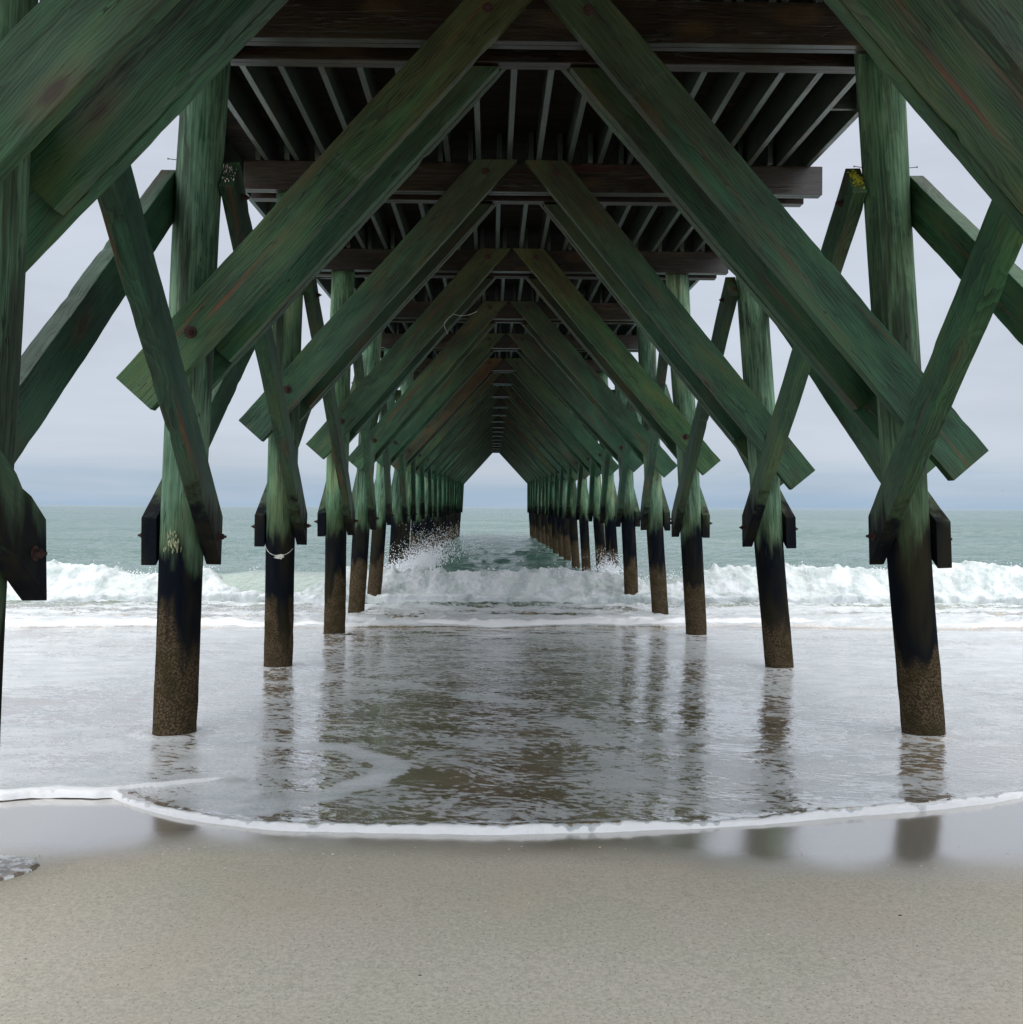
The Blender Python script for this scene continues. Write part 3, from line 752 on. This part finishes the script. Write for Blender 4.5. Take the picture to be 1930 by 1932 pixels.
# foam pattern
fwarp = g.add(rgeo, g.scale(g.noise(geo, 1.6, 2, .5, col=True), (.35, .35, 0)))
fp = g.noise(g.scale(fwarp, (13, 21, 10)), 1.0, 6, .62, .25)
fpb = g.noise(g.scale(fwarp, (1.7, 2.6, 2)), 1.0, 4, .6, .2)
pat = g.math('ADD', g.math('MULTIPLY', fp, .62), g.math('MULTIPLY', fpb, .38))
thr = g.math('SUBTRACT', .76, g.math('MULTIPLY', A['foam'], .54))
fm = g.smooth(pat, g.math('SUBTRACT', thr, .035), g.math('ADD', thr, .035))
fm = g.math('MULTIPLY', fm, g.smooth(A['foam'], .02, .10))
fmf = g.math('MULTIPLY', fm, g.smooth(A['foam'], .45, .95, .66, .97))
fine = g.noise(geo, 55, 4, .7)
fc = g.mix(g.smooth(g.math('ADD', g.math('MULTIPLY', fine, .5), g.math('MULTIPLY', g.noise(g.scale(geo, (3, 5, 4)), 1.0, 5, .65), .5)), .36, .62), (.44, .49, .50), (.71, .73, .745))
fb = g.bump(g.math('ADD', fine, g.math('MULTIPLY', fm, .6)), .5, .016)
fc = g.mix(g.smooth(A['foam'], .98, 1.1), fc, (.93, .94, .94))
fs = g.n('ShaderNodeBsdfPrincipled'); g.l(fc, fs.inputs['Base Color']); fs.inputs['Roughness'].default_value = .45; g.l(fb, fs.inputs['Normal'])
ms = g.n('ShaderNodeMixShader'); g.l(fmf, ms.inputs[0]); g.l(wsh.outputs[0], ms.inputs[1]); g.l(fs.outputs[0], ms.inputs[2])
out = g.n('ShaderNodeOutputMaterial'); g.l(ms.outputs[0], out.inputs[0])
water = link('water', grid_mesh('water', *me_w_args, wm), None); tag(water, kind='structure')

# ------------------------------------------------------------------ breaker foam
fmn, nt = newmat('breaker_foam'); g = NT(nt)
geo = g.n('ShaderNodeNewGeometry').outputs['Position']
t = g.n('ShaderNodeAttribute', attribute_name='tone').outputs['Fac']
f1 = g.noise(g.scale(geo, (3.0, 2, 1.2)), 1.0, 5, .6); f2 = g.noise(geo, 26, 4, .7)
c = g.mix(g.smooth(f1, .38, .60), (.36, .42, .41), (.64, .665, .675)); c = g.mix(g.math('MULTIPLY', g.smooth(f2, .35, .65), .5), c, (.66, .69, .70))
c = g.mix(g.smooth(t, .0, 1.0), (.58, .625, .605), c)
bs = g.n('ShaderNodeBsdfPrincipled'); g.l(c, bs.inputs['Base Color']); bs.inputs['Roughness'].default_value = .7
bs.inputs['Specular IOR Level'].default_value = .2
bs.inputs['Subsurface Weight'].default_value = .0
g.l(g.bump(g.math('ADD', g.math('MULTIPLY', f1, .8), f2), .5, .05), bs.inputs['Normal'])
out = g.n('ShaderNodeOutputMaterial'); g.l(bs.outputs[0], out.inputs[0])
xs = np.concatenate([np.linspace(-30, -14.1, 160), np.arange(-14, 14, .03), np.linspace(14.1, 30, 160)])
ys = np.arange(20.9, 24.3, .026)
X, Yg = np.meshgrid(xs, ys)
c_ = crestY(X); H = wave_h(X, c_)
wz = ysw(X, Yg, Yg*0+18)
cov = foam_cover(X)
d = Yg-c_
toe = -1.55+.25*(fbm(X*.7, X*0, 3, 33)-.5)*2
up = toe+.05+(0.30-toe)*cov
rag = .16*(fbm(X*2.2, Yg*2.2, 4, 34)-.5)*2
mask = sstep(toe-.05, toe+.18, d)*(1-sstep(up-.12, up+.16, d+rag))
lump = billow(X*2.1, Yg*1.8, 5, 35); big = fbm(X*.55, Yg*.3, 2, 36)
T = (.045+.13*(lump-.35)+.12*(big-.4))*mask + .05*mask - .05*(1-mask)
T = T + mask*.035*(fbm(X*9, Yg*9, 3, 37)-.5)*2
crestspike = np.exp(-((d-.0)/.16)**2)*mask*.10*np.maximum(fbm(X*5.5, Yg*2, 3, 38)-.45, 0)*3
Zg = wz+T+crestspike
tone = sstep(.25, .75, lump*.7+big*.3+.1*(cov-1))
me = grid_mesh('breaker_foam', X, Yg-T*.9, Zg, dict(tone=tone*0+sstep(.3, .6, lump)), fmn)
bf = link('breaker_foam', me, None); tag(bf, 'white tumbling foam of the wave breaking beneath the pier', 'wave foam', kind='stuff')

# ------------------------------------------------------------------ spray
rs = random.Random(12); bm = bmesh.new()
def drop(p, s, st=1.0):
    q = bmesh.ops.create_icosphere(bm, subdivisions=1, radius=1) if s > .03 else None
    if q is None:
        vs = [bm.verts.new(p+Vector(v)) for v in ((s, 0, 0), (-s, 0, 0), (0, s, 0), (0, -s, 0), (0, 0, s*st), (0, 0, -s*st))]
        for a, b, c in ((0, 2, 4), (2, 1, 4), (1, 3, 4), (3, 0, 4), (2, 0, 5), (1, 2, 5), (3, 1, 5), (0, 3, 5)): bm.faces.new((vs[a], vs[b], vs[c]))
    else:
        a = [rs.uniform(.6, 1.2) for _ in range(3)]
        for v in q['verts']: v.co = Vector((v.co.x*a[0], v.co.y*a[1], v.co.z*a[2]*st))*s*rs.uniform(.8, 1.2) + p
def plume(px, py0, Y, n, wpx, hpx, lean, big=.05):
    base = atY(px, py0, Y); k = Y/F
    for _ in range(n):
        t = rs.random()**1.7; w = wpx*k*(.35+.9*t)
        a = rs.gauss(0, .5)
        p = base + Vector((a*w+lean*k*t, rs.gauss(0, .35), hpx*k*t*rs.uniform(.55, 1.05)-.1))
        drop(p, (1-t)**2*big*rs.uniform(.1, .9)+rs.uniform(.003, .010), rs.uniform(.8, 1.6))
plume(765, 1072, 24.5, 3200, 70, 62, 50, .035)
plume(792, 1066, 25.2, 2200, 60, 90, 55, .03)
plume(800, 1050, 26.0, 1100, 55, 75, 25, .02)
plume(740, 1085, 23.8, 500, 40, 35, 0)
plume(1148, 1085, 24.0, 1700, 30, 58, 0, .06)
plume(1125, 1085, 24.0, 300, 30, 25, -10, .05)
plume(1175, 1095, 24.0, 300, 40, 25, 10, .05)
for _ in range(5200):
    x = rs.uniform(-13, 13); cv = float(foam_cover(np.array([x]))[0])
    if rs.random() > cv: continue
    yc = float(crestY(np.array([x]))[0]); z = float(wave_h(np.array([x]), np.array([yc]))[0])
    cl = float(fbm(np.array([x*1.4]), np.array([0.]), 2, 77)[0])
    if rs.random() > max(0, (cl-.35)*3): continue
    drop(Vector((x, yc+rs.gauss(-.2, .2), z+.10+abs(rs.gauss(0, .10)))), rs.uniform(.004, .016), 1.2)
me = bpy.data.meshes.new('splash_spray'); bm.to_mesh(me); bm.free()
sp = link('splash_spray', me, simple('spray_white', (.86, .88, .90), .5, 0, (5, .03))); tag(sp, 'white spray thrown up against the pilings behind the breaking wave', 'spray', kind='stuff')

# ------------------------------------------------------------------ small things
def tube(name, pts, r, mat):
    bm = bmesh.new(); prev = None; P = [Vector(p) for p in pts]
    for k, p in enumerate(P):
        t = (P[min(k+1, len(P)-1)]-P[max(k-1, 0)]).normalized(); a = t.orthogonal().normalized(); b_ = t.cross(a)
        if prev is not None:
            a = (pa-t*pa.dot(t)).normalized(); b_ = t.cross(a)
        pa = a; ring = [bm.verts.new(p+(a*math.cos(q)+b_*math.sin(q))*r) for q in (0, 1.257, 2.513, 3.77, 5.027)]
        if prev is not None:
            for q in range(5): bm.faces.new((prev[q], prev[(q+1) % 5], ring[(q+1) % 5], ring[q]))
        prev = ring
    me = bpy.data.meshes.new(name); bm.to_mesh(me); bm.free(); return link(name, me, mat)
b = bents[3]; pts = []
for k in range(33):
    a = R(-175+150*k/32+(0)); t = abs(a-R(-85))/R(90)
    z = 1.60+.16*t*t; rr = pr_of(b, z)+.006
    pts.append((px_of(b, 'L', z)+rr*math.cos(a), b['Y']+rr*math.sin(a), z))
o = tube('fishing_line', pts, .0026, M['line']); tag(o, 'pale snagged line looped round the second left piling under its braces', 'fishing line')
kn = bmesh.new()
for k in range(9):
    q = bmesh.ops.create_icosphere(kn, subdivisions=1, radius=.008)
    for v in q['verts']: v.co = Vector((v.co.x*1.3, v.co.y, v.co.z)) + Vector((rs.gauss(0, .022), rs.gauss(0, .006), rs.gauss(0, .008)))
me = bpy.data.meshes.new('knot'); kn.to_mesh(me); kn.free(); ko = link('knot', me, M['line']); ko.parent = o
ko.location = (px_of(b, 'L', 1.6)+.02, b['Y']-pr_of(b, 1.6)-.012, 1.59)
pts = [atY(*q, 13.70) for q in ((900, 588), (884, 595), (868, 596), (856, 593), (846, 600), (839, 609), (838, 616), (842, 624), (846, 631))]
o = tube('fishing_line', pts, .0025, M['line']); tag(o, 'thin white line tangled on a left cross brace high under the deck', 'fishing line')

pm, nt = newmat('pool_water'); g = NT(nt); geo = g.n('ShaderNodeNewGeometry').outputs['Position']
pf = g.smooth(g.noise(geo, 26, 5, .65), .47, .56); bs = g.n('ShaderNodeBsdfPrincipled')
g.l(g.mix(pf, (.24, .20, .15), (.82, .84, .85)), bs.inputs['Base Color']); g.l(g.math('ADD', .05, g.math('MULTIPLY', pf, .5)), bs.inputs['Roughness'])
bs.inputs['Specular IOR Level'].default_value = 1.0; g.l(g.bump(g.noise(geo, 18, 3), .3, .006), bs.inputs['Normal'])
out = g.n('ShaderNodeOutputMaterial'); g.l(bs.outputs[0], out.inputs[0])
bm = bmesh.new(); cz = float(sandz(np.array([-2.1]), np.array([4.2]))[0]); prev = None; cv_ = bm.verts.new((-2.16, 4.18, cz+.016)); first = None
rings_ = []
for fr_, hz in ((.5, .016), (.85, .015), (.97, .010), (1.03, -.006)):
    rings_.append([bm.verts.new((-2.16+fr_*(.30+.02*math.sin(3*q/40*6.283))*math.cos(q/40*6.283), 4.18+fr_*(.21+.015*math.sin(4*q/40*6.283))*math.sin(q/40*6.283), cz+hz)) for q in range(40)])
for q in range(40): bm.faces.new((cv_, rings_[0][q], rings_[0][(q+1) % 40]))
for a_, b_ in zip(rings_, rings_[1:]):
    for q in range(40): bm.faces.new((a_[q], b_[q], b_[(q+1) % 40], a_[(q+1) % 40]))
me = bpy.data.meshes.new('puddle'); bm.to_mesh(me); bm.free()
for f_ in me.polygons: f_.use_smooth = True
tag(link('puddle', me, pm), kind='structure')

# shells and grit
bm = bmesh.new(); rs2 = random.Random(4)
for k in range(230):
    p = atZ(rs2.uniform(-60, 1990), 1600+330*rs2.random()**1.2, .6); 
    z = float(sandz(np.array([p.x]), np.array([p.y]))[0]); w = rs2.uniform(.0015, .0042)
    q = bmesh.ops.create_icosphere(bm, subdivisions=1, radius=1); a = rs2.random()*6
    rot = Matrix.Rotation(a, 3, 'Z')
    for v in q['verts']: v.co = rot @ Vector((v.co.x*w*rs2.uniform(1.2, 2.4), v.co.y*w, v.co.z*w*.5)) + Vector((p.x, p.y, z+.001))
me = bpy.data.meshes.new('shell_fragments'); bm.to_mesh(me); bm.free()
o = link('shell_fragments', me, M['shell']); tag(o, 'tiny pale shell fragments strewn over the sand', 'shells', kind='stuff')
def bit(px, py, L, label, mat, name, cat):
    p = atZ(px, py, .62); z = float(sandz(np.array([p.x]), np.array([p.y]))[0]); p = atZ(px, py, z)
    bm = bmesh.new(); q = bmesh.ops.create_icosphere(bm, subdivisions=3, radius=1)
    for v in q['verts']:
        c = v.co; v.co = Vector((c.x*L, c.y*L*.45*(1+.3*c.x), c.z*L*.35+.10*L*math.sin(c.x*3)))
    me = bpy.data.meshes.new(name); bm.to_mesh(me); bm.free()
    for f in me.polygons: f.use_smooth = True
    o = link(name, me, mat); o.location = p+Vector((0, 0, L*.2)); o.rotation_euler = (0, 0, -.2); tag(o, label, cat); return o
bit(792, 1840, .0062, 'small black seed lying alone on the sand near the bottom of the photo', M['darkbit'], 'seed', 'seed')
bit(628, 1651-40, .007, 'small pale elongated shell on the damp sand below the foam line', M['shell'], 'shell', 'shell')
bit(1697, 1727, .007, 'thin dark twig lying on the right part of the sand', M['darkbit'], 'twig', 'twig')

# gulls far off
def gull(px, py, Y, span, rz, label):
    bm = bmesh.new()
    q = bmesh.ops.create_uvsphere(bm, u_segments=10, v_segments=8, radius=1)
    for v in q['verts']: v.co = Vector((v.co.x*.20*(1-.35*max(0, -v.co.x)), v.co.y*.055, v.co.z*.055))
    for sy in (-1, 1):
        sec = []
        for k, (yy, xx, ch, zz) in enumerate(((.04, .05, .13, .01), (.22, .09, .13, .09), (.40, .03, .10, .10), (.60, -.09, .02, .03))):
            sec.append([bm.verts.new((xx+ch*.5, sy*yy, zz)), bm.verts.new((xx, sy*yy, zz+.012)), bm.verts.new((xx-ch*.5, sy*yy, zz)), bm.verts.new((xx, sy*yy, zz-.006))])
        for k in range(3):
            for j in range(4): bm.faces.new((sec[k][j], sec[k][(j+1) % 4], sec[k+1][(j+1) % 4], sec[k+1][j]))
        bm.faces.new(sec[0]); bm.faces.new(sec[-1][::-1])
    t = [bm.verts.new(c) for c in ((-.15, -.02, .01), (-.15, .02, .01), (-.30, .06, .0), (-.30, -.06, .0), (-.22, 0, -.01))]
    bm.faces.new(t[:4]); bm.faces.new((t[0], t[4], t[1])); bm.faces.new((t[1], t[4], t[2])); bm.faces.new((t[2], t[4], t[3])); bm.faces.new((t[3], t[4], t[0]))
    bmesh.ops.recalc_face_normals(bm, faces=bm.faces)
    me = bpy.data.meshes.new('seabird'); bm.to_mesh(me); bm.free()
    o = link('seabird', me, M['bird']); o.location = atY(px, py, Y); o.rotation_euler = (R(20), R(5), rz); o.scale = (span,)*3
    tag(o, label, 'bird', 'seabirds far off in the sky'); return o
gull(1891, 926, 210, .85, R(30), 'distant grey seabird low over the horizon at the far right')
gull(464, 766, 260, .5, R(70), 'faint distant seabird in the gap between the first and second left pilings')

# ------------------------------------------------------------------ world and light
W = bpy.data.worlds.new("World"); S.world = W; W.use_nodes = True; nt = W.node_tree; nt.nodes.clear(); g = NT(nt)
SUN_EL, SUN_AZ = R(46), R(205)       # azimuth from +Y clockwise: behind the camera, to the left
sky = g.n('ShaderNodeTexSky', sky_type='NISHITA'); sky.sun_disc = False; sky.sun_elevation = SUN_EL; sky.sun_rotation = SUN_AZ
tc = g.n('ShaderNodeTexCoord').outputs['Generated']
sx = g.n('ShaderNodeSeparateXYZ'); g.l(tc, sx.inputs[0]); z = sx.outputs[2]
az = g.math('DIVIDE', sx.outputs[0], g.math('MAXIMUM', sx.outputs[1], .2))
cn = g.noise(g.scale(tc, (2.2, 2.2, 11)), 1.0, 5, .55, .3); cn2 = g.noise(g.scale(tc, (3, 3, 46)), 1.0, 4, .6, .2)
zz = g.math('ADD', z, g.math('MULTIPLY', g.math('SUBTRACT', cn2, .5), .07))
col = g.ramp(zz, [(0.0, (.375, .510, .67)), (.022, (.455, .56, .69)), (.045, (.565, .635, .735)), (.10, (.60, .655, .745)), (.22, (.62, .67, .765)), (.46, (.66, .70, .79)), (.75, (1, 1, 1)), (1.0, (1, 1, 1))])
back = g.math('MULTIPLY', g.smooth(g.math('MULTIPLY', sx.outputs[1], -1.0), .0, .8, 0.0, 1.8), g.smooth(z, -.02, .15))
hi = g.math('ADD', g.smooth(z, .42, .85, 1.0, 2.1), back)
cm = g.smooth(cn, .25, .75, .90, 1.08)
vm = g.n('ShaderNodeVectorMath', operation='SCALE'); g.l(col, vm.inputs[0]); g.l(g.math('MULTIPLY', g.math('MULTIPLY', hi, cm), 10.0), vm.inputs['Scale'])
mx = g.mix(.94, sky.outputs[0], vm.outputs[0])
bg = g.n('ShaderNodeBackground'); g.l(mx, bg.inputs[0]); bg.inputs[1].default_value = .1
out = g.n('ShaderNodeOutputWorld'); g.l(bg.outputs[0], out.inputs[0])
ld = bpy.data.lights.new('sun', 'SUN'); ld.energy = .6; ld.angle = R(60); ld.color = (1, .97, .93)
lo = bpy.data.objects.new('sun', ld); COL.objects.link(lo)
dv = Vector((math.sin(SUN_AZ)*math.cos(SUN_EL), math.cos(SUN_AZ)*math.cos(SUN_EL), math.sin(SUN_EL)))
lo.rotation_euler = dv.to_track_quat('Z', 'Y').to_euler()

S.view_settings.view_transform = 'Standard'; S.view_settings.look = 'None'; S.view_settings.gamma = 1; S.view_settings.exposure = 0.0
S.render.engine = 'CYCLES'
S.cycles.max_bounces = 6; S.cycles.diffuse_bounces = 4; S.cycles.glossy_bounces = 3; S.cycles.use_denoising = True
S.cycles.caustics_reflective = False; S.cycles.caustics_refractive = False
